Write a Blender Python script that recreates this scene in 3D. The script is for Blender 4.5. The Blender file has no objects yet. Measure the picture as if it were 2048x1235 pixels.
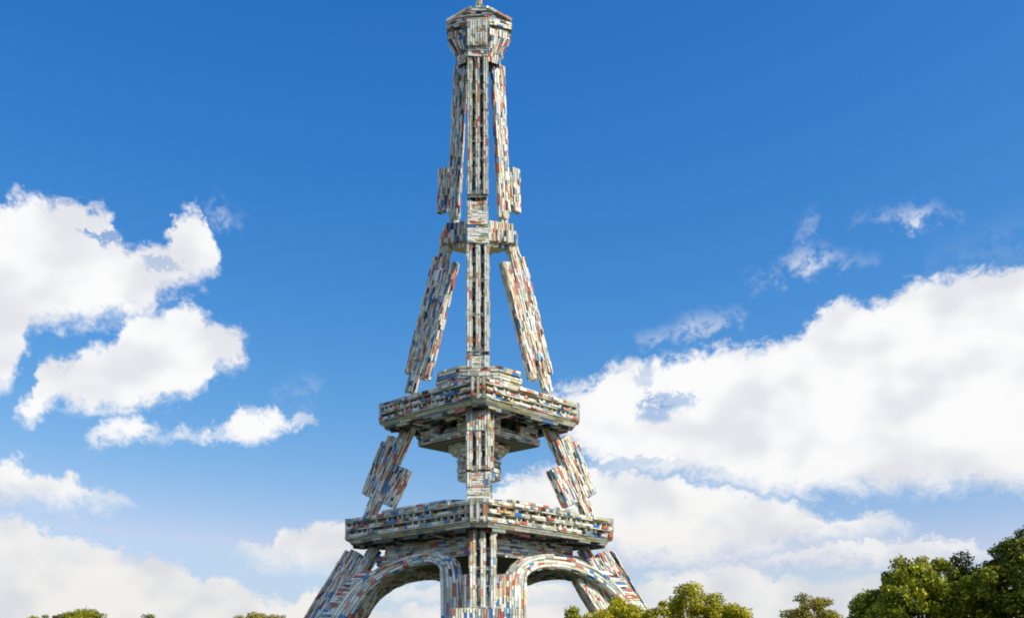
import bpy, math, random
import numpy as np
from mathutils import Vector

random.seed(11)
rng = np.random.default_rng(5)
scene = bpy.context.scene
col = scene.collection

# ------------------------------------------------------------------ camera
F = 2150.0            # focal length counted in hundredths used for the survey of the tower
D = 490.0             # metres from the camera to the tower's axis
EYE = 1.7
HZ = 1350.0
U = D / F             # metres per survey unit at the tower's axis
cam_d = bpy.data.cameras.new("camera")
cam = bpy.data.objects.new("camera", cam_d)
col.objects.link(cam)
cam.location = (0, 0, EYE)
cam.rotation_euler = (math.radians(90), 0, 0)
cam_d.sensor_fit = 'HORIZONTAL'
cam_d.sensor_width = 36
cam_d.lens = F / 2048 * 36
cam_d.shift_x = 66 / 2048
cam_d.shift_y = (HZ - 617.5) / 2048
cam_d.clip_start = 0.5
cam_d.clip_end = 20000
scene.camera = cam

# ------------------------------------------------------------------ exposure
scene.view_settings.view_transform = 'Standard'
scene.view_settings.look = 'None'
scene.view_settings.exposure = 0.0
scene.view_settings.gamma = 1.0
scene.cycles.filter_width = 1.9

# ------------------------------------------------------------------ sun
SUN_EL = math.radians(37)
SUN_AZ = math.radians(111)       # clockwise from +Y
sd = Vector((math.sin(SUN_AZ) * math.cos(SUN_EL), math.cos(SUN_AZ) * math.cos(SUN_EL), math.sin(SUN_EL)))
sun_d = bpy.data.lights.new("sun", 'SUN')
sun_d.energy = 5.0
sun_d.angle = math.radians(0.5)
sun_d.color = (1.0, 0.90, 0.75)
sun = bpy.data.objects.new("sun", sun_d)
col.objects.link(sun)
sun.rotation_euler = sd.to_track_quat('Z', 'Y').to_euler()
sun.location = (200, -200, 300)

# ------------------------------------------------------------------ world: clear sky with cumulus
world = bpy.data.worlds.new("World")
scene.world = world
world.use_nodes = True
NT = world.node_tree
NT.nodes.clear()
NL = NT.links

def N(t, **kw):
    n = NT.nodes.new(t)
    for k, v in kw.items():
        setattr(n, k, v)
    return n

def M(op, a, b=None, c=None, clamp=False):
    n = N('ShaderNodeMath', operation=op)
    n.use_clamp = clamp
    for i, v in enumerate((a, b, c)):
        if v is None:
            continue
        if isinstance(v, (int, float)):
            n.inputs[i].default_value = v
        else:
            NL.new(v, n.inputs[i])
    return n.outputs[0]

def smooth(x, lo, hi, a=0.0, b=1.0):
    n = N('ShaderNodeMapRange', interpolation_type='SMOOTHSTEP')
    NL.new(x, n.inputs[0])
    for i, v in enumerate((lo, hi, a, b)):
        n.inputs[i + 1].default_value = v
    return n.outputs[0]

def mixc(fac, a, b, blend='MIX'):
    n = N('ShaderNodeMix', data_type='RGBA', blend_type=blend)
    if isinstance(fac, (int, float)):
        n.inputs[0].default_value = fac
    else:
        NL.new(fac, n.inputs[0])
    for i, v in ((6, a), (7, b)):
        if isinstance(v, tuple):
            n.inputs[i].default_value = v
        else:
            NL.new(v, n.inputs[i])
    return n.outputs[2]

tc = N('ShaderNodeTexCoord')
sep = N('ShaderNodeSeparateXYZ')
NL.new(tc.outputs['Generated'], sep.inputs[0])
az = M('MULTIPLY', M('ARCTAN2', sep.outputs[0], sep.outputs[1]), 57.29578)
el = M('MULTIPLY', M('ARCSINE', sep.outputs[2]), 57.29578)

sky = N('ShaderNodeTexSky', sky_type='NISHITA')
sky.sun_disc = False
sky.sun_elevation = SUN_EL
sky.sun_rotation = SUN_AZ
sky.altitude = 0
sky.air_density = 1.0
sky.dust_density = 0.6
sky.ozone_density = 3.0

comb = N('ShaderNodeCombineXYZ')
NL.new(az, comb.inputs[0]); NL.new(el, comb.inputs[1])

def noise(scale, detail=6.0, rough=0.55, off=(0, 0, 0), sy=1.0, dist=0.0):
    mp = N('ShaderNodeMapping')
    mp.inputs['Location'].default_value = off
    mp.inputs['Scale'].default_value = (1, sy, 1)
    NL.new(comb.outputs[0], mp.inputs[0])
    n = N('ShaderNodeTexNoise')
    n.inputs['Scale'].default_value = scale
    n.inputs['Detail'].default_value = detail
    n.inputs['Roughness'].default_value = rough
    n.inputs['Distortion'].default_value = dist
    NL.new(mp.outputs[0], n.inputs['Vector'])
    return M('SUBTRACT', n.outputs['Fac'], 0.5)

n_big = noise(0.26, 2, 0.45, (3.1, 7.7, 0), 1.4)
n_mid = noise(0.75, 8, 0.62, (11.0, 2.0, 5), 1.2, 0.4)
n_wx = noise(0.9, 7, 0.6, (0.0, 31.0, 9), 1.2)
n_fine = noise(2.2, 7, 0.65, (5.0, 13.0, 2), 1.1, 0.6)

az_w = M('ADD', az, M('MULTIPLY', n_wx, 2.0))
el_w = M('ADD', el, M('ADD', M('MULTIPLY', n_mid, 2.2), M('MULTIPLY', n_fine, 1.15)))

def ang(px, py):
    u, v = (px - 958) / F, (HZ - py) / F
    a = math.atan(u)
    return math.degrees(a), math.degrees(math.atan(v * math.cos(a)))

AZ0, AZ1, EL1 = -40.0, 40.0, 36.0
def curve(pts):
    n = N('ShaderNodeFloatCurve')
    cm = n.mapping
    cu = cm.curves[0]
    ps = []
    for px, py in pts:
        a, e = ang(px, py)
        ps.append(((a - AZ0) / (AZ1 - AZ0), e / EL1))
    ps.sort()
    cu.points[0].location = (max(0, ps[0][0]), ps[0][1])
    cu.points[1].location = (min(1, ps[-1][0]), ps[-1][1])
    for p in ps[1:-1]:
        cu.points.new(*p)
    cm.extend = 'HORIZONTAL'
    cm.update()
    NL.new(az_n, n.inputs['Value'])
    return M('MULTIPLY', n.outputs[0], EL1)

az_n = M('DIVIDE', M('SUBTRACT', az_w, AZ0), AZ1 - AZ0, clamp=True)

cover = None
depth_in = None
def cloud(top, bot, st=0.7, sb=1.0, op=1.0, off=0.0, wisp=False):
    """A cloud between a top and a bottom edge, both given over the azimuth."""
    global cover, depth_in
    t = M('ADD', curve(top), off)
    b = M('SUBTRACT', curve(bot), off)
    dt = M('SUBTRACT', t, el_w)
    db = M('SUBTRACT', el_w, b)
    a = M('MULTIPLY', smooth(dt, -st * 0.25, st), smooth(db, -sb * 0.35, sb))
    a0, a1 = top[0][0], top[-1][0]
    lo, hi = ang(a0, 900)[0], ang(a1, 900)[0]
    a = M('MULTIPLY', a, smooth(az_w, lo - 0.1, lo + 0.5))
    a = M('MULTIPLY', a, smooth(az_w, hi + 0.1, hi - 0.5))
    if wisp:
        a = M('MULTIPLY', a, smooth(M('ADD', M('MULTIPLY', n_fine, .45), n_mid), -0.14, 0.2))
    if op != 1.0:
        a = M('MULTIPLY', a, op)
    cover = a if cover is None else M('MAXIMUM', cover, a)
    dd = M('MINIMUM', dt, M('MULTIPLY', db, 1.0))
    depth_in = dd if depth_in is None else M('MAXIMUM', depth_in, dd)

def hole(px, py, rx, ry, k=1.0):
    global cover
    a0, e0 = ang(px, py)
    ra, re = rx / F * 57.3, ry / F * 57.3
    x = M('DIVIDE', M('SUBTRACT', az_w, a0), ra)
    y = M('DIVIDE', M('SUBTRACT', el_w, e0), re)
    r = M('ADD', M('ADD', M('MULTIPLY', x, x), M('MULTIPLY', y, y)), M('ADD', M('MULTIPLY', n_fine, 3.0), M('MULTIPLY', n_mid, 3.5)))
    cover = M('MULTIPLY', cover, M('SUBTRACT', 1.0, M('MULTIPLY', smooth(r, 1.6, 0.2), k)))

# left bank
cloud([(-480, 600), (-360, 450), (-200, 400), (0, 396), (40, 385), (110, 392), (190, 402), (228, 432), (244, 470), (262, 492), (300, 520), (318, 590), (322, 615)],
      [(-480, 640), (-360, 760), (-200, 800), (0, 785), (25, 765), (45, 715), (55, 680), (100, 664), (150, 657), (210, 650), (260, 645), (322, 625)])
cloud([(220, 500), (262, 488), (300, 482), (332, 482), (346, 448), (365, 412), (385, 402), (406, 420), (420, 468), (432, 492), (448, 530)],
      [(220, 585), (262, 592), (300, 604), (340, 592), (380, 582), (420, 572), (448, 545)])
hole(328, 530, 38, 9, 0.4)
hole(205, 474, 40, 7, 0.7)
cloud([(28, 800), (60, 775), (72, 735), (98, 708), (132, 713), (170, 690), (205, 682), (240, 650), (258, 625), (290, 604), (332, 608), (382, 600), (420, 628), (462, 648), (486, 668), (500, 705)],
      [(28, 830), (60, 850), (100, 820), (150, 825), (205, 832), (260, 824), (332, 808), (395, 788), (418, 780), (432, 748), (470, 744), (500, 728)], sb=0.8)
cloud([(172, 868), (200, 845), (240, 828), (285, 822), (302, 855), (318, 862), (335, 866), (350, 852), (376, 850), (388, 864), (402, 848), (426, 846), (434, 860), (460, 838), (485, 808), (512, 812), (526, 822), (556, 810), (572, 832), (602, 818), (640, 832)],
      [(172, 886), (240, 884), (300, 884), (385, 884), (460, 886), (530, 884), (562, 874), (592, 856), (640, 842)], st=0.7, sb=0.7, off=0.04)
cloud([(-480, 1000), (-300, 950), (-150, 915), (0, 919), (42, 914), (68, 938), (106, 936), (152, 954), (182, 982), (222, 984), (262, 986), (280, 998)],
      [(-480, 1010), (-200, 1012), (0, 1014), (100, 1020), (200, 1025), (252, 1018), (280, 1006)], st=0.5, sb=1.3)
cloud([(-560, 1240), (-380, 1110), (-200, 1030), (0, 1026), (50, 1034), (92, 1058), (160, 1074), (220, 1084), (262, 1106), (342, 1120), (382, 1143), (470, 1158), (500, 1183), (546, 1193), (592, 1193), (612, 1178), (642, 1174), (700, 1196), (760, 1206), (900, 1200), (1060, 1195), (1160, 1205), (1290, 1215)],
      [(-560, 1500), (500, 1500), (1290, 1500)], st=0.5)
cloud([(468, 1104), (500, 1088), (540, 1093), (556, 1068), (590, 1048), (622, 1040), (672, 1037), (700, 1046), (760, 1060), (800, 1090)],
      [(468, 1116), (520, 1134), (600, 1144), (700, 1148), (760, 1140), (800, 1120)], st=0.5, sb=1.3)
cloud([(700, 1190), (790, 1166), (880, 1162), (960, 1166), (1060, 1160), (1160, 1170), (1240, 1200)],
      [(700, 1206), (790, 1204), (880, 1206), (960, 1206), (1060, 1216), (1160, 1220), (1240, 1216)], st=0.6, sb=1.0)
# right bank
cloud([(1070, 800), (1120, 770), (1160, 762), (1200, 748), (1240, 728), (1280, 704), (1298, 722), (1312, 716), (1360, 702), (1450, 688), (1540, 686), (1600, 658), (1640, 618), (1690, 592), (1742, 602), (1790, 582), (1812, 558), (1850, 548), (1920, 538), (2000, 526), (2220, 530), (2400, 620), (2560, 760)],
      [(1070, 850), (1120, 880), (1200, 940), (1400, 965), (1500, 990), (1600, 1004), (1650, 994), (1750, 989), (1900, 989), (2220, 962), (2400, 900), (2560, 790)], sb=1.2)
hole(1312, 826, 34, 20, 0.6)
hole(1352, 800, 46, 18, 0.55)
hole(1290, 752, 22, 24, 0.4)
cloud([(975, 1000), (1010, 958), (1060, 942), (1100, 928), (1200, 928), (1350, 950), (1500, 980), (1600, 1008), (1650, 1028), (1750, 1018), (1800, 1030), (1850, 1050)],
      [(975, 1020), (1050, 1064), (1200, 1114), (1350, 1134), (1450, 1130), (1530, 1118), (1620, 1096), (1700, 1090), (1850, 1060)], st=0.6, sb=1.3)
hole(1250, 922, 110, 8, 0.35)
cloud([(1490, 1126), (1600, 1098), (1650, 1088), (1750, 1080), (1900, 1084), (2000, 1100)],
      [(1490, 1134), (1600, 1132), (1700, 1130), (1800, 1130), (2000, 1120)], st=0.4, sb=1.0, op=0.9, off=0.15)
cloud([(1260, 1165), (1350, 1138), (1420, 1125), (1492, 1122), (1532, 1146), (1600, 1152), (1700, 1142), (1900, 1146), (2220, 1150), (2500, 1280)],
      [(1260, 1500), (1700, 1500), (2500, 1500)], st=0.6, op=0.92)
# wisps
cloud([(1575, 458), (1600, 442), (1625, 418), (1650, 420)], [(1575, 466), (1600, 462), (1625, 450), (1650, 432)], st=1.3, sb=1.3, op=0.8, off=0.18, wisp=True)
cloud([(1690, 432), (1745, 424), (1790, 414), (1830, 405), (1862, 406), (1900, 420), (1940, 434)], [(1690, 440), (1745, 440), (1790, 445), (1830, 450), (1862, 446), (1900, 440), (1940, 438)], st=0.9, sb=0.9, op=1.0, off=0.12, wisp=True)
cloud([(1480, 552), (1540, 532), (1590, 496), (1630, 484), (1660, 490), (1710, 506), (1760, 512)], [(1480, 560), (1540, 558), (1590, 552), (1630, 542), (1660, 528), (1710, 522), (1760, 518)], st=1.1, sb=1.2, op=0.95, off=0.16, wisp=True)
cloud([(1265, 664), (1340, 652), (1380, 630), (1430, 622), (1500, 618)], [(1265, 670), (1340, 676), (1380, 672), (1430, 650), (1500, 626)], st=1.0, sb=1.1, op=1.0, off=0.22, wisp=True)
cloud([(405, 430), (425, 405), (440, 390), (460, 420), (490, 432)], [(405, 440), (425, 440), (440, 442), (460, 444), (490, 440)], st=1.2, sb=1.2, op=0.7, off=0.25, wisp=True)
cloud([(540, 785), (580, 768), (610, 756), (650, 765)], [(540, 800), (580, 802), (610, 800), (650, 780)], st=1.5, sb=1.5, op=0.5, off=0.3, wisp=True)
cloud([(1850, 520), (1950, 480), (2050, 445), (2220, 440)], [(1850, 530), (1950, 520), (2050, 500), (2220, 470)], st=3, sb=3, op=0.3, off=0.6, wisp=True)

# unseen clouds added as bluish fill light over the rest of the sky, away from the bank in front
sc1 = N('ShaderNodeTexNoise')
mp1 = N('ShaderNodeMapping'); mp1.inputs['Scale'].default_value = (1, 1, 2.2); mp1.inputs['Location'].default_value = (4.2, 1.7, 0)
NL.new(tc.outputs['Generated'], mp1.inputs[0]); NL.new(mp1.outputs[0], sc1.inputs['Vector'])
sc1.inputs['Scale'].default_value = 2.6; sc1.inputs['Detail'].default_value = 8; sc1.inputs['Roughness'].default_value = 0.55
rest = smooth(sc1.outputs['Fac'], 0.44, 0.58)
away = M('MAXIMUM', smooth(M('ABSOLUTE', az), 33, 42), smooth(el, 42, 55))
rest = M('MULTIPLY', M('MULTIPLY', rest, away), smooth(el, 0.0, 4.0))
cover = M('MAXIMUM', cover, 0.0, clamp=True)

# the cloud's own tone: bright thick parts, thinner greyer parts, creamier towards the horizon
tone = M('ADD', smooth(n_big, -0.17, 0.09), M('MULTIPLY', n_mid, 0.14), clamp=True)
low = smooth(el, 13.0, 3.0)
c_hi = mixc(tone, (7.8, 7.95, 8.4, 1), (9.7, 9.7, 9.75, 1))
c_lo = mixc(tone, (7.0, 7.15, 7.6, 1), (8.7, 8.6, 8.4, 1))
c_cl = mixc(low, c_hi, c_lo)

hs = N('ShaderNodeHueSaturation')
hs.inputs['Hue'].default_value = 0.5
hs.inputs['Saturation'].default_value = 1.15
hs.inputs['Value'].default_value = 1.0
NL.new(sky.outputs[0], hs.inputs['Color'])
# the deep polarised blue of the photograph: each channel on its own response
sc_ = N('ShaderNodeSeparateColor'); NL.new(hs.outputs[0], sc_.inputs[0])
cc_ = N('ShaderNodeCombineColor')
for i, (k, p, mx_) in enumerate(((0.71, 2.0, 5.2), (1.22, 1.10, 6.7), (2.76, 0.63, 8.9))):
    NL.new(M('MINIMUM', M('MULTIPLY', M('POWER', sc_.outputs[i], p), k), mx_), cc_.inputs[i])
final = mixc(rest, mixc(cover, cc_.outputs[0], c_cl), (8.3, 9.2, 10.4, 1))
bg = N('ShaderNodeBackground')
bg.inputs['Strength'].default_value = 0.1
NL.new(final, bg.inputs['Color'])
outw = N('ShaderNodeOutputWorld')
NL.new(bg.outputs[0], outw.inputs[0])

# ------------------------------------------------------------------ materials
def new_mat(name):
    m = bpy.data.materials.new(name)
    m.use_nodes = True
    nt = m.node_tree
    b = nt.nodes['Principled BSDF']
    return m, nt, b

PAL = [  # weight, colour: the toy bricks
    ('white', (0.80, 0.785, 0.675)), ('pale', (0.57, 0.60, 0.53)), ('grey', (0.30, 0.33, 0.29)), ('tan', (0.54, 0.49, 0.26)),
    ('red', (0.52, 0.12, 0.075)), ('orange', (0.62, 0.28, 0.14)), ('blue', (0.03, 0.19, 0.47)), ('sky', (0.24, 0.40, 0.50)), ('black', (0.022, 0.027, 0.026)),
]
IDX = {n: i for i, (n, c) in enumerate(PAL)}
MIX = {
    'mixed': dict(white=.32, pale=.18, grey=.06, tan=.13, red=.09, orange=.055, blue=.075, sky=.03, black=.06),
    'light': dict(white=.46, pale=.20, grey=.06, tan=.15, red=.03, orange=.07, blue=.01, sky=.02),
    'arch': dict(white=.36, pale=.22, grey=.06, tan=.12, red=.085, orange=.045, blue=.075, sky=.03, black=.01),
    'lip': dict(tan=.40, pale=.22, white=.14, grey=.24),
    'under': dict(black=.66, grey=.18, tan=.08, red=.06, blue=.02),  # mostly black bricks that paint the shade below the slabs
    'roof': dict(black=.30, grey=.22, red=.18, pale=.16, blue=.08, tan=.06),  # dark bricks painting the shaded hollow between the roof ribs
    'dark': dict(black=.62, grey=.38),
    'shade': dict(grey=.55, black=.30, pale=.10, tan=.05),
}
MIXP = {k: ([IDX[n] for n in v], np.cumsum(list(v.values())) / sum(v.values())) for k, v in MIX.items()}
def pick(mix):
    ids, cum = MIXP[mix]
    return (ids[int(np.searchsorted(cum, random.random()))] + 0.5) / len(PAL)

def brick_material():
    m, nt, b = new_mat("toy_bricks")
    at = nt.nodes.new('ShaderNodeAttribute'); at.attribute_name = 'brick_tone'
    cr = nt.nodes.new('ShaderNodeValToRGB'); cr.color_ramp.interpolation = 'CONSTANT'
    e = cr.color_ramp.elements
    while len(e) < len(PAL):
        e.new(0.5)
    for i, (n, c) in enumerate(PAL):
        e[i].position = i / len(PAL); e[i].color = (*c, 1)
    nt.links.new(at.outputs['Fac'], cr.inputs[0])
    tcn = nt.nodes.new('ShaderNodeTexCoord')
    nz = nt.nodes.new('ShaderNodeTexNoise'); nz.inputs['Scale'].default_value = 0.35; nz.inputs['Detail'].default_value = 5
    nt.links.new(tcn.outputs['Object'], nz.inputs['Vector'])
    mr = nt.nodes.new('ShaderNodeMapRange'); mr.inputs[1].default_value = 0.3; mr.inputs[2].default_value = 0.7; mr.inputs[3].default_value = 0.80; mr.inputs[4].default_value = 1.05
    nt.links.new(nz.outputs['Fac'], mr.inputs[0])
    mx = nt.nodes.new('ShaderNodeMix'); mx.data_type = 'RGBA'; mx.blend_type = 'MULTIPLY'; mx.inputs[0].default_value = 1
    nt.links.new(cr.outputs[0], mx.inputs[6]); nt.links.new(mr.outputs[0], mx.inputs[7])
    nt.links.new(mx.outputs[2], b.inputs['Base Color'])
    b.inputs['Roughness'].default_value = 0.38
    return m
MB = brick_material()

def plain(name, c, rough=0.5, sc=0.5, var=0.25):
    m, nt, b = new_mat(name)
    tcn = nt.nodes.new('ShaderNodeTexCoord')
    nz = nt.nodes.new('ShaderNodeTexNoise'); nz.inputs['Scale'].default_value = sc; nz.inputs['Detail'].default_value = 6
    nt.links.new(tcn.outputs['Object'], nz.inputs['Vector'])
    cr = nt.nodes.new('ShaderNodeValToRGB')
    cr.color_ramp.elements[0].position = 0.3; cr.color_ramp.elements[1].position = 0.7
    cr.color_ramp.elements[0].color = (*[v * (1 - var) for v in c], 1)
    cr.color_ramp.elements[1].color = (*[min(1, v * (1 + var)) for v in c], 1)
    nt.links.new(nz.outputs['Fac'], cr.inputs[0])
    nt.links.new(cr.outputs[0], b.inputs['Base Color'])
    b.inputs['Roughness'].default_value = rough
    return m
MPLATE = plain("tan_plate", (0.46, 0.44, 0.31), 0.55, 0.12, 0.15)

MUNDER = plain("underside_painted_shade", (0.055, 0.057, 0.026), 0.6, 0.12, 0.2)  # olive plate darkened in its colour to paint the underside's shade

# ------------------------------------------------------------------ mesh collector
class Bricks:
    def __init__(self, mix='mixed', bw=4.2, bl=16.0, relief=1.0):
        self.v, self.f, self.t = [], [], []
        self.mix, self.bw, self.bl, self.rel = mix, bw, bl, relief
    def quad(self, a, b, c, d, tone):
        i = len(self.v)
        self.v += [tuple(a), tuple(b), tuple(c), tuple(d)]
        self.f.append((i, i + 1, i + 2, i + 3)); self.t.append(tone)
    def surf(self, S, L, W, out=None, mix=None, bl=None, bw=None, maxl=1e9, flip=False, relief=None):
        """Tile the surface S(s,t) (metres) with bricks lying along s. L, W in survey units. flip: other side outward."""
        mix = mix or self.mix; bl = bl or self.bl; bw = bw or self.bw
        relief = self.rel if relief is None else relief
        rows = max(1, int(round(W / bw)))
        for r in range(rows):
            t0, t1 = r / rows, (r + 1) / rows
            gt = min(.11, .47 / bw) / rows
            t0 += gt; t1 -= gt
            nb = max(1, int(L / maxl / 1.0)) if maxl < 1e8 else 1
            for q in range(nb):
                e = [S(*k) for k in ((q / nb, r / rows), ((q + 1) / nb, r / rows), ((q + 1) / nb, (r + 1) / rows), (q / nb, (r + 1) / rows))]
                if flip: e = [e[1], e[0], e[3], e[2]]
                self.quad(*e, (IDX['black'] + .5) / len(PAL))
            s = 0.0
            first = True
            while s < L - 1e-6:
                l = min(maxl, bl * random.choice((.5, .65, .8, 1, 1.15, 1.4)))
                if first:
                    l *= random.uniform(.3, 1); first = False
                if L - s - l < 0.3 * bl:
                    l = L - s if L - s <= maxl else l
                l = min(l, L - s)
                s0, s1 = (s + .2) / L, (s + l - .2) / L
                p = [np.array(S(*q)) for q in ((s0, t0), (s1, t0), (s1, t1), (s0, t1))]
                if flip:
                    p = [p[1], p[0], p[3], p[2]]
                n = np.cross(p[1] - p[0], p[3] - p[0])
                ln = np.linalg.norm(n)
                if ln > 1e-9:
                    n /= ln
                    e = random.choice((.03, .06, .14, .28, .46)) * relief + 0.08
                    q = [x + n * e for x in p]
                    tone = pick(mix)
                    i = len(self.v)
                    self.v += [tuple(x) for x in p] + [tuple(x) for x in q]
                    for fc in ((4, 5, 6, 7), (0, 1, 5, 4), (1, 2, 6, 5), (2, 3, 7, 6), (3, 0, 4, 7)):
                        self.f.append(tuple(i + k for k in fc)); self.t.append(tone)
                s += l
    def patch(self, p00, p10, p11, p01, **kw):
        """Bilinear quad; bricks run from p00 towards p10. Outward = right-hand of (p10-p00)x(p01-p00)."""
        p00, p10, p11, p01 = map(np.array, (p00, p10, p11, p01))
        L = 0.5 * (np.linalg.norm(p10 - p00) + np.linalg.norm(p11 - p01)) / U
        W = 0.5 * (np.linalg.norm(p01 - p00) + np.linalg.norm(p11 - p10)) / U
        if L < 0.3 or W < 0.3:
            return
        def S(s, t):
            return (p00 * (1 - s) + p10 * s) * (1 - t) + (p01 * (1 - s) + p11 * s) * t
        self.surf(S, L, W, **kw)
    def box(self, c, ax, ay, az_, along='z', skip=(), **kw):
        """Box from its centre and three half-axis vectors (metres); right-handed ax, ay, az_."""
        c, ax, ay, az_ = map(np.array, (c, ax, ay, az_))
        faces = [('+x', ax, ay, az_), ('-x', -ax, -ay, az_), ('+y', ay, -ax, az_), ('-y', -ay, ax, az_), ('+z', az_, ax, ay), ('-z', -az_, -ax, ay)]
        for nm, n, u, v in faces:
            if nm in skip:
                continue
            o = c + n
            # (u x v) points outward along n
            want = {'z': az_, 'x': ax, 'y': ay}[along]
            cu = abs(np.dot(u, want)) / (np.linalg.norm(u) * np.linalg.norm(want))
            if cu > 0.5:
                self.patch(o - u - v, o + u - v, o + u + v, o - u + v, **kw)
            else:
                self.patch(o + u - v, o + u + v, o - u + v, o - u - v, **kw)
    def build(self, name, parent=None, mat=None):
        return mesh_obj(name, self.v, self.f, mat or MB, parent, self.t)

def mesh_obj(name, v, f, mat, parent=None, tone=None, smooth_=False):
    me = bpy.data.meshes.new(name)
    me.from_pydata(v, [], f)
    if tone is not None:
        a = me.attributes.new('brick_tone', 'FLOAT', 'FACE')
        a.data.foreach_set('value', np.array(tone, dtype=np.float32))
    me.materials.append(mat)
    if smooth_:
        me.polygons.foreach_set('use_smooth', [True] * len(me.polygons))
    me.update()
    o = bpy.data.objects.new(name, me)
    col.objects.link(o)
    if parent is not None:
        o.parent = parent
    return o

def empty(name, loc=(0, 0, 0)):
    o = bpy.data.objects.new(name, None)
    col.objects.link(o)
    o.location = loc
    o.empty_display_size = 2
    return o

def tag(o, label, cat, group=None, kind=None):
    if label: o['label'] = label
    if cat: o['category'] = cat
    if group: o['group'] = group
    if kind: o['kind'] = kind
    return o

# ------------------------------------------------------------------ ground
g_m, g_nt, g_b = new_mat("lawn")
tcn = g_nt.nodes.new('ShaderNodeTexCoord')
nz = g_nt.nodes.new('ShaderNodeTexNoise'); nz.inputs['Scale'].default_value = 0.08; nz.inputs['Detail'].default_value = 8
g_nt.links.new(tcn.outputs['Object'], nz.inputs['Vector'])
cr = g_nt.nodes.new('ShaderNodeValToRGB')
cr.color_ramp.elements[0].position = 0.35; cr.color_ramp.elements[0].color = (0.025, 0.04, 0.01, 1)
cr.color_ramp.elements[1].position = 0.65; cr.color_ramp.elements[1].color = (0.06, 0.065, 0.02, 1)
g_nt.links.new(nz.outputs['Fac'], cr.inputs[0]); g_nt.links.new(cr.outputs[0], g_b.inputs['Base Color'])
g_b.inputs['Roughness'].default_value = 0.9
G = 9000
nseg = 24
gv, gf = [], []
for i in range(nseg + 1):
    for j in range(nseg + 1):
        gv.append((-G + 2 * G * i / nseg, -G + 2 * G * j / nseg, 0))
for i in range(nseg):
    for j in range(nseg):
        a = i * (nseg + 1) + j
        gf.append((a, a + nseg + 1, a + nseg + 2, a + 1))
tag(mesh_obj("ground", gv, gf, g_m), None, None, kind='structure')

# ------------------------------------------------------------------ the tower
tower = empty("brick_tower", (0, D, 0))
tag(tower, "giant lattice tower built of white, red and blue toy bricks", "tower")

def Z(H):                      # height in survey units above eye level -> metres
    return EYE + H * U
def R3(x, y, H):               # plan position (survey units) and height -> metres
    return (x * U, y * U, Z(H))
KN = [(-10, 372), (0, 365), (254, 208), (320, 200), (498, 140), (575, 133), (855, 66), (905, 47), (1240, 30), (1400, 24)]
def rleg(H):
    for (h0, r0), (h1, r1) in zip(KN, KN[1:]):
        if H <= h1:
            k = (H - h0) / (h1 - h0)
            return r0 + (r1 - r0) * k
    return KN[-1][1]
def seen(X, py, y):            # survey sighting (X sideways, py) at plan depth y -> metres
    k = 1 + y / F
    return (X * k * U, y * U, EYE + (HZ - py) * k * U)

# ---- platforms -------------------------------------------------------------
def plan(R, c):
    """Square standing on its corner, corner cut by c: eight plan points, anticlockwise from the near side."""
    if c <= 0:
        return [(0, -R), (R, 0), (0, R), (-R, 0)]
    return [(c, -(R - c)), (R - c, -c), (R - c, c), (c, R - c), (-c, R - c), (-(R - c), c), (-(R - c), -c), (-c, -(R - c))]

def ring(b, R0, h0, R1, h1, c=0, c1=None, **kw):
    A, B = plan(R0, c), plan(R1, c if c1 is None else c1)
    for i in range(len(A)):
        j = (i + 1) % len(A)
        b.patch(R3(*A[i], h0), R3(*A[j], h0), R3(*B[j], h1), R3(*B[i], h1), **kw)

def capface(b, R, h, c=0, up=True, tone=None):
    P = plan(R, c)
    i = len(b.v)
    b.v += [R3(*p, h) for p in P]
    idx = list(range(i, i + len(P)))
    b.f.append(tuple(idx if up else idx[::-1]))
    b.t.append((IDX['tan'] + .5) / len(PAL) if tone is None else tone)

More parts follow.
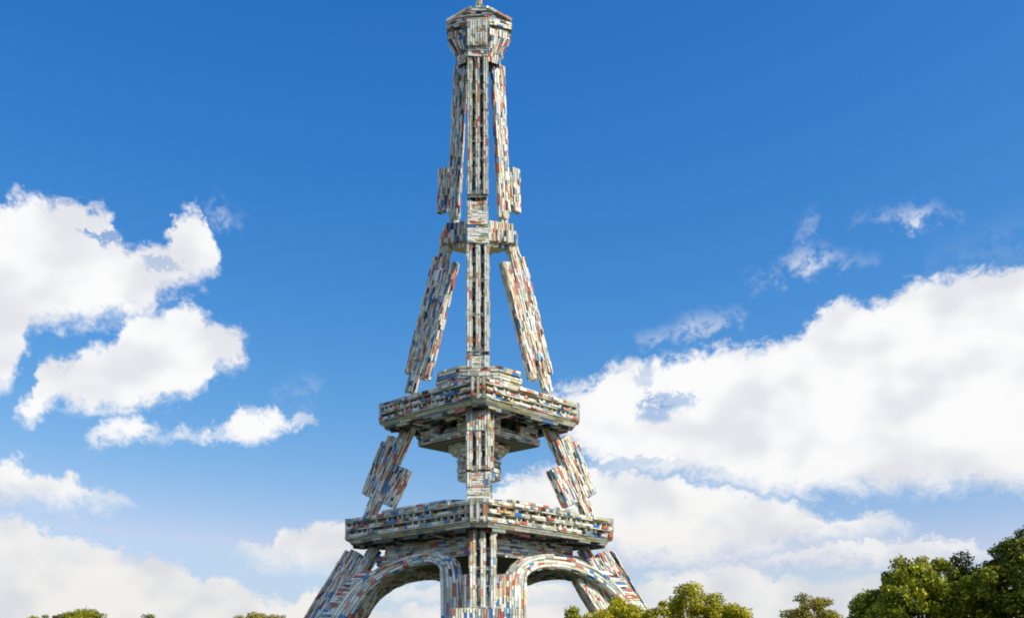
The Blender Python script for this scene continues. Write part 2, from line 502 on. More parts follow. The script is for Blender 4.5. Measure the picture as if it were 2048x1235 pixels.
def platform(R, H0, bands, slab_t, tiers, lower, cpost, rail_step):
    C = cpost - 1.5
    # slab with a sloping rim of long pale plates and an underside of beams with its shade painted dark
    b = Bricks('lip', 5, 34, .5)
    ring(b, R - 9, H0, R - 1, H0 + slab_t, C)
    for k, (ra, rb_) in enumerate(((R - 9, R * .70), (R * .70, R * .42))):
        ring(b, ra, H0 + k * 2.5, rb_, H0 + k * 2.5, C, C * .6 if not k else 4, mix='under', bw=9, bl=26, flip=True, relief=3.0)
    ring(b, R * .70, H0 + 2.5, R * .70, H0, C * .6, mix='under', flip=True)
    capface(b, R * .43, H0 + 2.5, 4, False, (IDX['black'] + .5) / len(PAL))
    capface(b, R - 1.2, H0 + slab_t - .3, C, True, (IDX['grey'] + .5) / len(PAL))
    slab = b.build("platform", tower)
    # ribs under the slab
    for k in range(4):
        a = np.array(plan(R * 0.80, 0)[k]); c = np.array(plan(R * 0.80, 0)[(k + 1) % 4])
        for s in (0.3, 0.7):
            p = a + (c - a) * s
            nrm = np.array((p[0], p[1])); nrm = nrm / np.linalg.norm(nrm)
            m_ = (a + c) / 2; nn = m_ / np.linalg.norm(m_)
            tt = np.array((-nn[1], nn[0]))
            rb = Bricks('mixed', 5, 22)
            rb.box(R3(*(p - nn * 6), H0 - 2.0), (nn[0] * R * .10 * U, nn[1] * R * .10 * U, 0), (tt[0] * 3 * U, tt[1] * 3 * U, 0), (0, 0, 2.2 * U), along='x', skip=('+z',))
            rb.build("rib", slab)
    for (h0, h1) in bands:
        b = Bricks('mixed', 5.5, 13, 2.0)
        ring(b, R, h0 + 2.4, R, h1, C)
        ring(b, R + .8, h0, R + .8, h0 + 2.4, C, mix='arch', bl=24, relief=.4)
        capface(b, R - .2, h1, C, True, (IDX['pale'] + .5) / len(PAL)); capface(b, R - .2, h0, C, False)
        b.build("balcony_band", slab)
    # recess wall behind the bands with small posts
    b = Bricks('mixed', 4, 12)
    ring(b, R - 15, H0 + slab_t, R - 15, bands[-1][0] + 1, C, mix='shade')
    b.build("recess_wall", slab)
    po = Bricks('light', 3, 6, .2)
    P = plan(R - 7.0, 0)
    for k in range(4):
        a, c = np.array(P[k]), np.array(P[(k + 1) % 4])
        L = np.linalg.norm(c - a); d = (c - a) / L; nn = np.array((d[1], -d[0]))
        n = int(L / rail_step)
        for (l0, l1), (m0, m1) in zip(bands, bands[1:]):
            for i in range(2, n - 1):
                if random.random() < .4: continue
                p = a + d * L * (i + random.uniform(-.2, .2)) / n
                w = random.choice((1.6, 2.2, 3.2))
                po.box(R3(*p, (l1 + m0) / 2), (d[0] * w * U, d[1] * w * U, 0), (-nn[0] * 3 * U, -nn[1] * 3 * U, 0), (0, 0, (m0 - l1) / 2 * U), skip=('+z', '-z', '+y'))
    po.build("railing", slab)
    # corner posts
    for k in range(4):
        q = plan(R + 1.5, 0)[k]
        n = np.array(q) / np.linalg.norm(q); t = np.array((-n[1], n[0]))
        b = Bricks('light', 5, 16, .4)
        hb, ht = bands[0][0] - 1, bands[-1][1] + 1
        cz = (hb + ht) / 2; hh = (ht - hb) / 2 * U
        cc = np.array(q) - n * (cpost + 8)
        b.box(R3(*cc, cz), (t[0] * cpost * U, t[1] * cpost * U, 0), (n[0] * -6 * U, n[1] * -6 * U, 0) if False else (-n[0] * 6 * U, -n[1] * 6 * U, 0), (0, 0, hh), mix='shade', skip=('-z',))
        for o_ in (-.82, -.12, .62):
            c2 = cc + n * 7 + t * o_ * cpost
            b.box(R3(*c2, cz), (t[0] * cpost * .19 * U, t[1] * cpost * .19 * U, 0), (-n[0] * 3.2 * U, -n[1] * 3.2 * U, 0), (0, 0, hh))
        b.build("corner_post", slab)
    for (R_, c_, h0, h1, n_) in tiers:
        for i in range(n_):
            a0 = h0 + (h1 - h0) * i / n_; a1 = h0 + (h1 - h0) * (i + .78) / n_; a2 = h0 + (h1 - h0) * (i + 1) / n_
            b = Bricks('mixed', 4.6, 15, 1.2)
            ring(b, R_ - 2.5 * i, a0, R_ - 2.5 * i, a1, c_)
            if i < n_ - 1:
                ring(b, R_ - 2.5 * i - 5, a1, R_ - 2.5 * i - 5, a2, c_)
            capface(b, R_ - 2.5 * i - .1, a1, c_, True, (IDX['pale'] + .5) / len(PAL))
            b.build("upper_tier", slab)
    for (R_, c_, h0, h1, mix) in lower:
        b = Bricks(mix, 4.4, 18)
        ring(b, R_, h0, R_, h1, c_)
        b.build("lower_wall", slab)
    return slab

p1 = platform(278, 262, [(271, 279.5), (286, 294), (301, 310)], 9, [(247, 60, 311, 324, 1)], [(196, 10, 238, 262, 'mixed')], 16, 15)
p2 = platform(209, 494, [(504.5, 512), (518, 525.5), (531.5, 540)], 10, [(166, 14, 541, 557, 1), (123, 38, 557, 599, 3)], [(66, 14, 456, 494, 'mixed')], 14, 12)

def lower_slab(parent, R, h0, h1):
    b = Bricks('mixed', 4.6, 17, 1.1)
    ring(b, R, h0 + 2, R, h1)
    o = b.build("lower_slab", parent)
    v = [R3(*p, h0 + 2.0) for p in plan(R - .5, 0)] + [R3(*p, h0) for p in plan(R - 4, 0)] + [R3(*p, h1) for p in plan(R - .2, 0)]
    f = [(0, 1, 5, 4)[::-1], (1, 2, 6, 5)[::-1], (2, 3, 7, 6)[::-1], (3, 0, 4, 7)[::-1], (7, 6, 5, 4), (8, 9, 10, 11)]
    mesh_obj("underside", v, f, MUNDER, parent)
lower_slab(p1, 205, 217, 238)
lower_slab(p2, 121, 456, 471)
# corner walls between the two levels under the upper platform
for k in range(4):
    q = np.array(plan(1, 0)[k], float); e0 = np.array(plan(1, 0)[(k + 1) % 4], float); e1 = np.array(plan(1, 0)[(k + 3) % 4], float)
    b = Bricks('mixed', 4.6, 16, 1.0)
    for e in (e0, e1):
        d = (e - q) / np.linalg.norm(e - q)
        m_ = (q + e) / 2; nn = m_ / np.linalg.norm(m_)
        c = q * 112 + d * 26
        t = np.array((-nn[1], nn[0]))
        b.box(R3(*c, 482), (nn[0] * 7 * U, nn[1] * 7 * U, 0), (t[0] * 25 * U, t[1] * 25 * U, 0), (0, 0, 11.5 * U), along='y', skip=('+z', '-z'))
        c = q * 105 + d * 74
        b.box(R3(*c, 474.5), (nn[0] * 5 * U, nn[1] * 5 * U, 0), (t[0] * 20 * U, t[1] * 20 * U, 0), (0, 0, 4 * U), along='y', skip=('-z',))
    b.build("corner_wall", p2)

# ---- hanging drum ----------------------------------------------------------
def drum(b, r0, h0, r1, h1, mix=None, seg=48):
    def S(s, t):
        a = 2 * math.pi * s
        r = r0 + (r1 - r0) * t
        return R3(r * math.sin(a), -r * math.cos(a), h0 + (h1 - h0) * t)
    b.surf(S, 2 * math.pi * max(r0, r1), max(abs(h1 - h0), abs(r1 - r0)), maxl=9, mix=mix)
def disc(b, r, h, up, tone):
    i = len(b.v)
    n = 48
    b.v += [R3(r * math.cos(2 * math.pi * k / n), r * math.sin(2 * math.pi * k / n), h) for k in range(n)]
    idx = list(range(i, i + n))
    b.f.append(tuple(idx if up else idx[::-1])); b.t.append(tone)
TN = (IDX['tan'] + .5) / len(PAL); GY = (IDX['grey'] + .5) / len(PAL)
dr = Bricks('mixed', 4.6, 16, 1.0)
for i in range(5):
    h0 = 388 + i * 10.6
    drum(dr, 42.5, h0 + 2.4, 42.5, h0 + 10.6)
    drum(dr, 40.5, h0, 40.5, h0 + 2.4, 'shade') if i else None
disc(dr, 42.6, 390.3, False, GY)
dd_ = dr.build("hanging_drum", tower)
fl = Bricks('mixed', 5, 16, 1.0)
drum(fl, 52, 440, 52, 447); drum(fl, 60, 447, 60, 456)
disc(fl, 52, 440, False, TN); disc(fl, 60, 447, False, TN)
fl.build("flange", dd_)

# ---- side legs -------------------------------------------------------------
YAW = math.radians(43)
def leg_slab(b, side, X0, y0, X1, y1, w, thick, noff, **kw):
    """Slab of a side leg from its lower to its upper end (sightings at the axis), parallel to the tower's near face."""
    def at(X, py):
        y = 0.0
        for _ in range(8):
            k = 1 + y / F
            y = (X * k - rleg((HZ - py) * k)) * math.tan(YAW)
        return np.array((side * X * k * U, y * U, EYE + (HZ - py) * k * U))
    lo, hi = at(X0, y0), at(X1, y1)
    a = hi - lo; L = np.linalg.norm(a); a /= L
    d = np.array((side * math.cos(YAW), math.sin(YAW), 0)); d -= a * np.dot(a, d); d /= np.linalg.norm(d)
    n = np.cross(d, a)
    if n[1] > 0: n = -n
    c = (lo + hi) / 2 + n * (noff - thick * .3) * U
    c[0] -= side * (noff - thick * .3) * math.sin(YAW) * U
    thick = thick * .55
    w = max(4.0, w - thick * .3)
    # w is the width seen sideways
    
    wr = w / 2 / math.cos(YAW) * math.cos(math.atan2(abs(X1 - X0), abs(y0 - y1)))
    ax, ay, az_ = d * wr * U, -n * thick / 2 * U, a * L / 2
    if np.dot(np.cross(ax, ay), az_) < 0: ax = -ax
    b.box(c, ax, ay, az_, along='z', **kw)

for side in (-1, 1):
    core = Bricks('mixed', 3.8, 17)
    # lower, middle, upper, top core bars
    leg_slab(core, side, 356, 1350, 207, 1094, 26, 22, 0)
    leg_slab(core, side, 222, 1036, 138, 850, 26, 20, 0)
    leg_slab(core, side, 137, 782, 66, 490, 21, 18, 0)
    leg_slab(core, side, 50, 450, 33, 105, 14, 14, 0)
    leg = core.build("leg", tower)
    def sl(name, *a, mix='mixed', bl=17, **kw):
        b = Bricks(mix, 3.8, bl, .9)
        leg_slab(b, side, *a, **kw)
        b.build(name, leg)
    # lower leg
    sl("panel", 327, 1350, 206, 1150, 52, 30, 3)
    sl("panel", 394, 1350, 241, 1104, 40, 30, 3)
    sl("strip", 360, 1350, 226, 1122, 30, 22, 8)
    sl("strip", 413, 1350, 262, 1103, 9, 24, 6)
    # middle leg
    sl("panel", 184, 1008, 151, 936, 38, 26, 7)
    sl("panel", 216, 992, 168, 874, 32, 24, 3)
    sl("strip", 226, 988, 188, 886, 15, 18, 7)
    sl("strip", 196, 985, 152, 880, 13, 20, 10)
    # upper leg
    sl("panel", 108, 758, 51, 526, 18, 24, 6)
    sl("panel", 139, 746, 83, 516, 14, 24, 5)
    sl("strip", 116, 720, 75.5, 542, 26, 20, 5)
    # top leg
    sl("strip", 44.5, 436, 28.5, 107, 11, 14, 4, bl=17)
    sl("panel", 56, 424, 44, 133, 11, 14, 3, bl=17)
    sl("side_box", 74, 424, 71, 338, 17, 18, 4, bl=17)
    sl("side_box", 65, 410, 62, 345, 8, 14, 0, bl=17)
    # rounded hinge discs at the joints
    for (X, y, r) in ((52, 430, 8.5), (66, 499, 10.5)):
        v, f = [], []
        n = 24
        c = np.array((side * X * U, 0, EYE + (HZ - y) * U))
        dv = np.array((side * math.cos(YAW), math.sin(YAW), 0)); nv = np.array((side * math.sin(YAW), -math.cos(YAW), 0))
        for e in (-9, 4):
            for k in range(n):
                t = 2 * math.pi * k / n
                v.append(tuple(c + dv * r * math.cos(t) * U + np.array((0, 0, r * math.sin(t) * U)) + nv * e * U))
        for k in range(n):
            f.append((k, (k + 1) % n, n + (k + 1) % n, n + k))
        f.append(tuple(range(n))); f.append(tuple(range(2 * n - 1, n - 1, -1)))
        mesh_obj("hinge", v, f, MPLATE, leg)

# ---- near and far legs -----------------------------------------------------
def near_r(py):
    H = (HZ - py)
    Hr = H
    for _ in range(12):
        Hr = H * (1 - (rleg(Hr) + 18) / F)
    return rleg(Hr) + 18
def corner_leg(s):
    """s=-1: the leg towards the viewer, s=+1: the opposite one, its mirror image."""
    def pt(X, py, out=0.0):
        y = -(near_r(py) + out)
        p = np.array(seen(X, py, y))
        p[1] *= -s
        return p
    def nbox(b, X0, X1, ya, yb, o0, o1, along='z', ends=True, **kw):
        """ya upper, yb lower sighting; from o0 (inner) to o1 (outer) off the facade"""
        q = [[pt(X, y, o) for X in (X0, X1)] for y in (yb, ya) for o in (o1, o0)]
        (fl0, fl1), (bl0, bl1), (fu0, fu1), (bu0, bu1) = q
        fl_ = s > 0
        def P(a, b_, c, d):
            if fl_: a, b_, c, d = b_, a, d, c
            if along == 'z':
                b.patch(b_, c, d, a, **kw)
            else:
                b.patch(a, b_, c, d, **kw)
        P(fl0, fl1, fu1, fu0); P(fl1, bl1, bu1, fu1); P(bl0, fl0, fu0, bu0); P(bl1, bl0, bu0, bu1)
        if ends:
            P(fu0, fu1, bu1, bu0); P(bl0, bl1, fl1, fl0)
    core = Bricks('mixed', 4.6, 16)
    for (a, b_, w0) in ((60, 400, 17), (385, 470, 18), (445, 720, 19), (700, 772, 19), (800, 960, 20), (930, 1005, 20), (1050, 1225, 22)):
        n = max(1, int((b_ - a) / 60))
        cx = 0 if a > 800 and a < 1000 else (-3 if a < 800 else 8)
        for i in range(n):
            nbox(core, cx - w0, cx + w0, a + (b_ - a) * i / n, a + (b_ - a) * (i + 1) / n, -30, -16, ends=(i == 0 or i == n - 1), mix='mixed' if a >= 800 else None)
    leg = core.build("leg", tower)
    # ladder panels: three pale strips over a recess painted dark for its shade, with cross bars
    for (ya, yb, cx, hw) in ((113, 388, -3, 20), (487, 702, -2, 22), (862, 938, -1, 23), (1057, 1214, 8, 26)):
        b = Bricks('light', hw * .21, 15, .7)
        n = max(1, int((yb - ya) / 55))
        for i in range(n):
            y0, y1 = ya + (yb - ya) * i / n, ya + (yb - ya) * (i + 1) / n
            for x0, x1 in ((-1, -.58), (-.18, .2), (.6, 1)):
                nbox(b, cx + x0 * hw, cx + x1 * hw, y0, y1, -12, 2.5 if abs(x0) > .5 else 1.5, ends=(i in (0, n - 1)))
        lad = b.build("ladder_panel", leg)
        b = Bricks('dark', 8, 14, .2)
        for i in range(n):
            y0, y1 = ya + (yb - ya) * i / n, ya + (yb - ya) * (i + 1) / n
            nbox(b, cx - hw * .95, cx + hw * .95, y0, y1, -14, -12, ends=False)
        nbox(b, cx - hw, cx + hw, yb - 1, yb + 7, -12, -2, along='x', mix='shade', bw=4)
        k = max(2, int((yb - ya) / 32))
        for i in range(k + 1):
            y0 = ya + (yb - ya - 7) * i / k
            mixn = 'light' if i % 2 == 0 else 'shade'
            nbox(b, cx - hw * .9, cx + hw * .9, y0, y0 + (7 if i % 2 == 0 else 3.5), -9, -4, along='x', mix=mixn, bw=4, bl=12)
        b.build("recess", leg)
    # joint blocks of horizontal bricks
    for (ya, yb, cx, hw, o) in ((39, 91, -3, 20, 9), (92, 113, -3, 19, 4), (404, 450, -3, 20, 4), (450, 486, -2, 21, 5), (712, 752, -2, 21.5, 4), (815, 860, -1, 23, 3), (946, 999, -1, 23, 3)):
        b = Bricks('light', 5, 13, .8)
        nbox(b, cx - hw, cx + hw, ya, yb, -12, o, along='z' if ya in (39, 815) else 'x')
        if ya == 39:
            nbox(b, cx - hw - 3, cx + hw + 3, ya + 2, yb + 4, -12, 3, mix='dark')
        if ya in (404, 712, 946):
            ym = ya + (yb - ya) * .35
            nbox(b, cx - hw, cx - hw * .6, ya - 2, ym + 8, o - 1, o + 3)
            nbox(b, cx + hw * .6, cx + hw, ya - 2, ym + 8, o - 1, o + 3)
            nbox(b, cx - hw, cx + hw, yb - 8, yb - 1, o - 1, o + 4, along='x')
        b.build("joint_block", leg)
    # pedestal at the foot
    b = Bricks('mixed', 4.8, 20, 1.2)
    nbox(b, -46, 66, 1150, 1250, -70, -38)
    nbox(b, -30, 46, 1150, 1250, -38, -12)
    nbox(b, -53, 84, 1216, 1348, -60, 8)
    b.build("pedestal", leg)
corner_leg(-1)
corner_leg(1)

# ---- arches ----------------------------------------------------------------
LEFT = ([(-48, 1348), (-48, 1260), (-48, 1180), (-52, 1135), (-60, 1117), (-74, 1106), (-100, 1102), (-125, 1105), (-148, 1112), (-183, 1126), (-215, 1141), (-245, 1163), (-275, 1198), (-302, 1240), (-360, 1348)],
        [(-78, 1348), (-78, 1260), (-78, 1180), (-79, 1142), (-84, 1130), (-94, 1126), (-106, 1125), (-126, 1129), (-150, 1136), (-178, 1148), (-205, 1166), (-228, 1188), (-250, 1220), (-272, 1258), (-320, 1348)])
RIGHT = ([(67, 1348), (67, 1250), (67, 1165), (72, 1140), (84, 1124), (106, 1113), (143, 1108), (187, 1114), (225, 1129), (258, 1150), (288, 1180), (312, 1212), (335, 1250), (390, 1348)],
         [(97, 1348), (97, 1250), (97, 1180), (98, 1154), (104, 1144), (116, 1139), (143, 1135), (187, 1140), (225, 1155), (252, 1172), (276, 1195), (295, 1222), (312, 1255), (360, 1348)])
def catmull(P, u):
    n = len(P) - 1
    x = min(max(u, 0), 1) * n
    i = min(int(x), n - 1); t = x - i
    p0, p1, p2, p3 = (np.array(P[max(0, min(n, i + k))], float) for k in (-1, 0, 1, 2))
    return 0.5 * ((2 * p1) + (-p0 + p2) * t + (2 * p0 - 5 * p1 + 4 * p2 - p3) * t * t + (-p0 + 3 * p1 - 3 * p2 + p3) * t ** 3)
def on_face(X, py, sgn, off):
    """Point on the leaning face of the tower, off units outside the legs' plane."""
    y = -150.0
    for _ in range(30):
        k = 1 + y / F
        H = (HZ - py) * k
        x = X * k
        R = min(rleg(H), 208 + (254 - H) * .618) + 34
        y = 0.5 * y + 0.5 * (abs(x) - R)
    n = np.array((sgn * .7071, -.7071))
    return np.array((x + n[0] * off, y + n[1] * off, H))
def arch(pts, sgn, far):
    ext, inn = pts
    flip = (sgn > 0)
    if far: flip = not flip
    def W(p):
        q = p.copy()
        if far: q[1] = max(-q[1], 10.0)
        return np.array(R3(*q))
    def at(u, t, off):
        e, i_ = catmull(ext, u), catmull(inn, u)
        p = e * (1 - t) + i_ * t
        return on_face(p[0], p[1], sgn, off)
    L = sum(math.dist(ext[i], ext[i + 1]) for i in range(len(ext) - 1)) * 1.15
    b = Bricks('arch', 4.8, 30, .6)
    prof = [(0, -20), (0, -3), (.10, 1), (.30, 1.5), (.40, -1.5), (.60, -1.5), (.70, 1.5), (.90, 1), (1, -3), (1, -20)]
    for (t0, o0), (t1, o1) in zip(prof, prof[1:]):
        wd = max(abs(t1 - t0) * 27, abs(o1 - o0))
        b.surf(lambda s, t, t0=t0, o0=o0, t1=t1, o1=o1: W(at(s, t0 + (t1 - t0) * t, o0 + (o1 - o0) * t)), L, wd, maxl=24, flip=flip)
    b.surf(lambda s, t: W(at(s, 1 - t, -20)), L, 27, maxl=13, flip=flip)
    a = b.build("arch", tower)
    if far:
        return a
    # infill of horizontal layers between arch and leg
    fb = Bricks('mixed', 4.4, 15, 1.4)
    pa, pb = (catmull(ext, .70), catmull(ext, 1.0))
    def SF(s, t):
        yy = 1140 + (1348 - 1140) * t
        # outer line = arch's outer curve, inner line = 12 units inside
        us = np.linspace(.55, 1, 60)
        ce = [catmull(ext, u) for u in us]
        xs = np.interp(yy, [c[1] for c in ce], [c[0] for c in ce])
        X = xs + sgn * (-26 + 50 * s)
        return W(on_face(X, yy, sgn, -7))
    fb.surf(SF, 50, 200, flip=flip, bl=16)
    fb.build("infill", a)
    return a
for far in (False, True):
    arch(LEFT, -1, far)
    arch(RIGHT, 1, far)

# ---- collar at mid height --------------------------------------------------
def star(b, tip, th, fx, fy, py0, py1, along='z', caps=True, mix=None, tipc=6):
    """Cross-shaped ring: side tips at +-tip, front and back shoulders at (+-fx, +-fy). th unused depth of the tip."""
    h0, h1 = HZ - py1, HZ - py0
    P = [(fx, -fy), (tip, -tipc), (tip, tipc), (fx, fy), (-fx, fy), (-tip, tipc), (-tip, -tipc), (-fx, -fy)]
    for i in range(8):
        j = (i + 1) % 8
        A = [R3(*P[i], h0), R3(*P[j], h0), R3(*P[j], h1), R3(*P[i], h1)]
        if along == 'z':
            b.patch(A[1], A[2], A[3], A[0], mix=mix)
        else:
            b.patch(*A, mix=mix)
    if caps:
        for h, up, tone in ((h1, True, (IDX['pale'] + .5) / len(PAL)), (h0, False, TN)):
            i = len(b.v)
            b.v += [R3(*p, h) for p in P]
            idx = list(range(i, i + 8))
            b.f.append(tuple(idx if up else idx[::-1])); b.t.append(tone)
c = Bricks('mixed', 4.6, 22, 2.4)
star(c, 67, 8, 18, 26, 451, 492)
star(c, 74, 8, 18, 24, 466, 490, tipc=8)
star(c, 50, 8, 18, 22, 490, 500)
c.build("collar", tower)

# ---- head of the tower -----------------------------------------------------
h = Bricks('mixed', 4.6, 16, 1.4)
def frustum_star(b, tip0, fy0, py0, tip1, fy1, py1, fx=18, along='z', tc0=6, tc1=6, mix=None, fx1=None):
    h0, h1 = HZ - py0, HZ - py1
    f1 = fx if fx1 is None else fx1
    P = [(fx, -fy0), (tip0, -tc0), (tip0, tc0), (fx, fy0), (-fx, fy0), (-tip0, tc0), (-tip0, -tc0), (-fx, -fy0)]
    Q = [(f1, -fy1), (tip1, -tc1), (tip1, tc1), (f1, fy1), (-f1, fy1), (-tip1, tc1), (-tip1, -tc1), (-f1, -fy1)]
    for i in range(8):
        j = (i + 1) % 8
        A = [R3(*P[i], h0), R3(*P[j], h0), R3(*Q[j], h1), R3(*Q[i], h1)]
        if along == 'z':
            b.patch(A[1], A[2], A[3], A[0], mix=mix)
        else:
            b.patch(*A, mix=mix)
frustum_star(h, 40, 20, 134, 44, 24, 117)
frustum_star(h, 40, 22, 118, 60, 26, 84)
frustum_star(h, 60, 26, 84, 60, 26, 71)
frustum_star(h, 44, 25, 116, 47, 26, 109, mix='shade')
head = h.build("lantern", tower)
r = Bricks('mixed', 4.6, 14, 1.0)
star(r, 63.5, 8, 18, 28, 52, 65, along='x', tipc=9)
star(r, 58, 8, 17, 25, 65, 72, along='x', tipc=7, mix='shade')
frustum_star(r, 63.5, 28, 52, 28, 16, 31, along='x', fx=18, fx1=14, tc0=9, tc1=8, mix='roof')
star(r, 28, 8, 14, 16, 22, 32, along='x', tipc=8)
r.build("roof", head)
sp = Bricks('light', 4.6, 9, .4)
def SP(s, t):
    a = 2 * math.pi * s
    rr = 6.2 - 1.6 * t
    return R3(rr * math.sin(a), -rr * math.cos(a), (HZ - 24) + t * 110)
sp.surf(SP, 39, 110, maxl=5, bw=6)
sp.build("spire", head)
for sx in (-1, 1):
    for sy in (-1, 1):
        a = np.array(R3(sx * 18, sy * 18, HZ - 28)); e = np.array(R3(sx * 64, sy * 8, HZ - 48))
        d = e - a; L = np.linalg.norm(d); d /= L
        t = np.cross(d, (0, 0, 1)); t /= np.linalg.norm(t); n = np.cross(d, t)
        ax, ay, az_ = d * L / 2, t * 3.4 * U, n * 2.4 * U
        rr_ = Bricks('light', 5, 30, .8)
        rr_.box((a + e) / 2, ax, ay, az_, along='x')
        rr_.build("roof_rib", head)

# ------------------------------------------------------------------ trees
def leaf_material(name, dark, mid, light):
    m, nt, b = new_mat(name)
    at = nt.nodes.new('ShaderNodeAttribute'); at.attribute_name = 'brick_tone'
    cr = nt.nodes.new('ShaderNodeValToRGB')
    e = cr.color_ramp.elements
    e[0].position = 0.0; e[0].color = (*dark, 1)
    e[1].position = 1.0; e[1].color = (*light, 1)
    x = e.new(0.5); x.color = (*mid, 1)
    nt.links.new(at.outputs['Fac'], cr.inputs[0])
    nt.links.new(cr.outputs[0], b.inputs['Base Color'])
    b.inputs['Roughness'].default_value = 0.6
    b.inputs['Specular IOR Level'].default_value = 0.2
    tr = nt.nodes.new('ShaderNodeBsdfTranslucent')
    nt.links.new(cr.outputs[0], tr.inputs['Color'])
    mx = nt.nodes.new('ShaderNodeMixShader'); mx.inputs[0].default_value = 0.16
    nt.links.new(b.outputs[0], mx.inputs[1]); nt.links.new(tr.outputs[0], mx.inputs[2])
    nt.links.new(mx.outputs[0], nt.nodes['Material Output'].inputs[0])
    return m
ML_Y = leaf_material("yellow_green_leaves", (0.14, 0.145, 0.006), (0.40, 0.38, 0.012), (0.66, 0.56, 0.03))
ML_M = leaf_material("mid_green_leaves", (0.07, 0.09, 0.006), (0.24, 0.26, 0.010), (0.46, 0.43, 0.03))
ML_R = leaf_material("dark_green_leaves", (0.016, 0.03, 0.004), (0.10, 0.13, 0.008), (0.50, 0.48, 0.03))
ML_D = leaf_material("deep_green_leaves", (0.020, 0.036, 0.007), (0.045, 0.070, 0.010), (0.10, 0.125, 0.016))
ML_G = leaf_material("green_leaves", (0.022, 0.038, 0.004), (0.17, 0.205, 0.009), (0.66, 0.62, 0.03))
ML_O = leaf_material("olive_leaves", (0.13, 0.13, 0.015), (0.30, 0.26, 0.03), (0.50, 0.40, 0.07))
MBARK = plain("bark", (0.10, 0.075, 0.05), 0.9, 2.0, 0.4)

def crown_mesh(rx, rz, ncl, nleaf, rc, leaf, seed, shell=0.55, gap=0.0, rx0=1, rz0=1):
    g = np.random.default_rng(seed)
    cl = []
    while len(cl) < ncl:
        d = g.normal(size=3); d /= np.linalg.norm(d)
        rad = g.uniform(shell, 1.0) ** 0.7
        wob = 1 + 0.16 * math.sin(3 * math.atan2(d[1], d[0]) + seed) + 0.12 * math.sin(5 * d[2] + seed * 1.7)
        if d[2] < -0.6 and g.random() < .6: continue
        if g.random() < gap: 
            continue
        cl.append((d * rad * wob * np.array((rx, rx, rz)), g.uniform(.65, 1.25) * rc, g.uniform(0, 1)))
    V, T = [], []
    for c, r, hue in cl:
        n = int(nleaf * (r / rc) ** 2)
        d = g.normal(size=(n, 3)); d /= np.linalg.norm(d, axis=1)[:, None]
        sub = 1 + 0.25 * np.sin(d[:, 0] * 7 + c[0] * 3) * np.sin(d[:, 1] * 6 + c[1]) + 0.15 * np.sin(d[:, 2] * 9 + c[2])
        rad = r * (g.uniform(.0, 1, n) ** .25) * sub
        p = c + d * rad[:, None] * np.array((1, 1, .8))
        nn = d * 0.9 + g.normal(size=(n, 3)) * .55 + np.array((0, 0, .35))
        nn /= np.linalg.norm(nn, axis=1)[:, None]
        rv = g.normal(size=(n, 3))
        a = np.cross(nn, rv); a /= np.linalg.norm(a, axis=1)[:, None]
        b = np.cross(nn, a)
        s = leaf * g.uniform(.6, 1.3, n)[:, None]
        w = s * g.uniform(.45, .8, n)[:, None]
        q = np.stack([p - a * s, p + b * w * .9 - a * s * .1, p + a * s, p - b * w * .9 - a * s * .1], axis=1)
        V.append(q.reshape(-1, 3))
        T.append(np.clip(0.5 * hue + g.normal(.25, .2, n), 0, 1))
    V = np.concatenate(V); T = np.concatenate(T)
    V[:, :2] *= rx0 / np.quantile(np.abs(V[:, :2]), .997)
    V[:, 2] = np.where(V[:, 2] > 0, V[:, 2] * rz0 / np.quantile(V[:, 2], .9995), V[:, 2])
    nq = len(T)
    me = bpy.data.meshes.new("crown")
    me.vertices.add(nq * 4); me.vertices.foreach_set('co', V.astype(np.float32).ravel())
    me.loops.add(nq * 4); me.loops.foreach_set('vertex_index', np.arange(nq * 4, dtype=np.int32))
    me.polygons.add(nq); me.polygons.foreach_set('loop_start', np.arange(0, nq * 4, 4, dtype=np.int32))
    me.polygons.foreach_set('loop_total', np.full(nq, 4, dtype=np.int32))
    me.update(calc_edges=True)
    a = me.attributes.new('brick_tone', 'FLOAT', 'FACE'); a.data.foreach_set('value', T.astype(np.float32))
    return me, cl

def tube(v, f, pts, rads, n=8):
    base = len(v)
    for i, (p, r) in enumerate(zip(pts, rads)):
        p = np.array(p, float)
        t = np.array(pts[min(i + 1, len(pts) - 1)], float) - np.array(pts[max(i - 1, 0)], float)
        t /= np.linalg.norm(t)
        x = np.cross(t, (0.3, 1, 0.1)); x /= np.linalg.norm(x); y = np.cross(t, x)
        for k in range(n):
            a = 2 * math.pi * k / n
            v.append(tuple(p + (x * math.cos(a) + y * math.sin(a)) * r))
    for i in range(len(pts) - 1):
        for k in range(n):
            a = base + i * n + k; b = base + i * n + (k + 1) % n
            f.append((a, b, b + n, a + n))
    f.append(tuple(base + (len(pts) - 1) * n + k for k in range(n)))

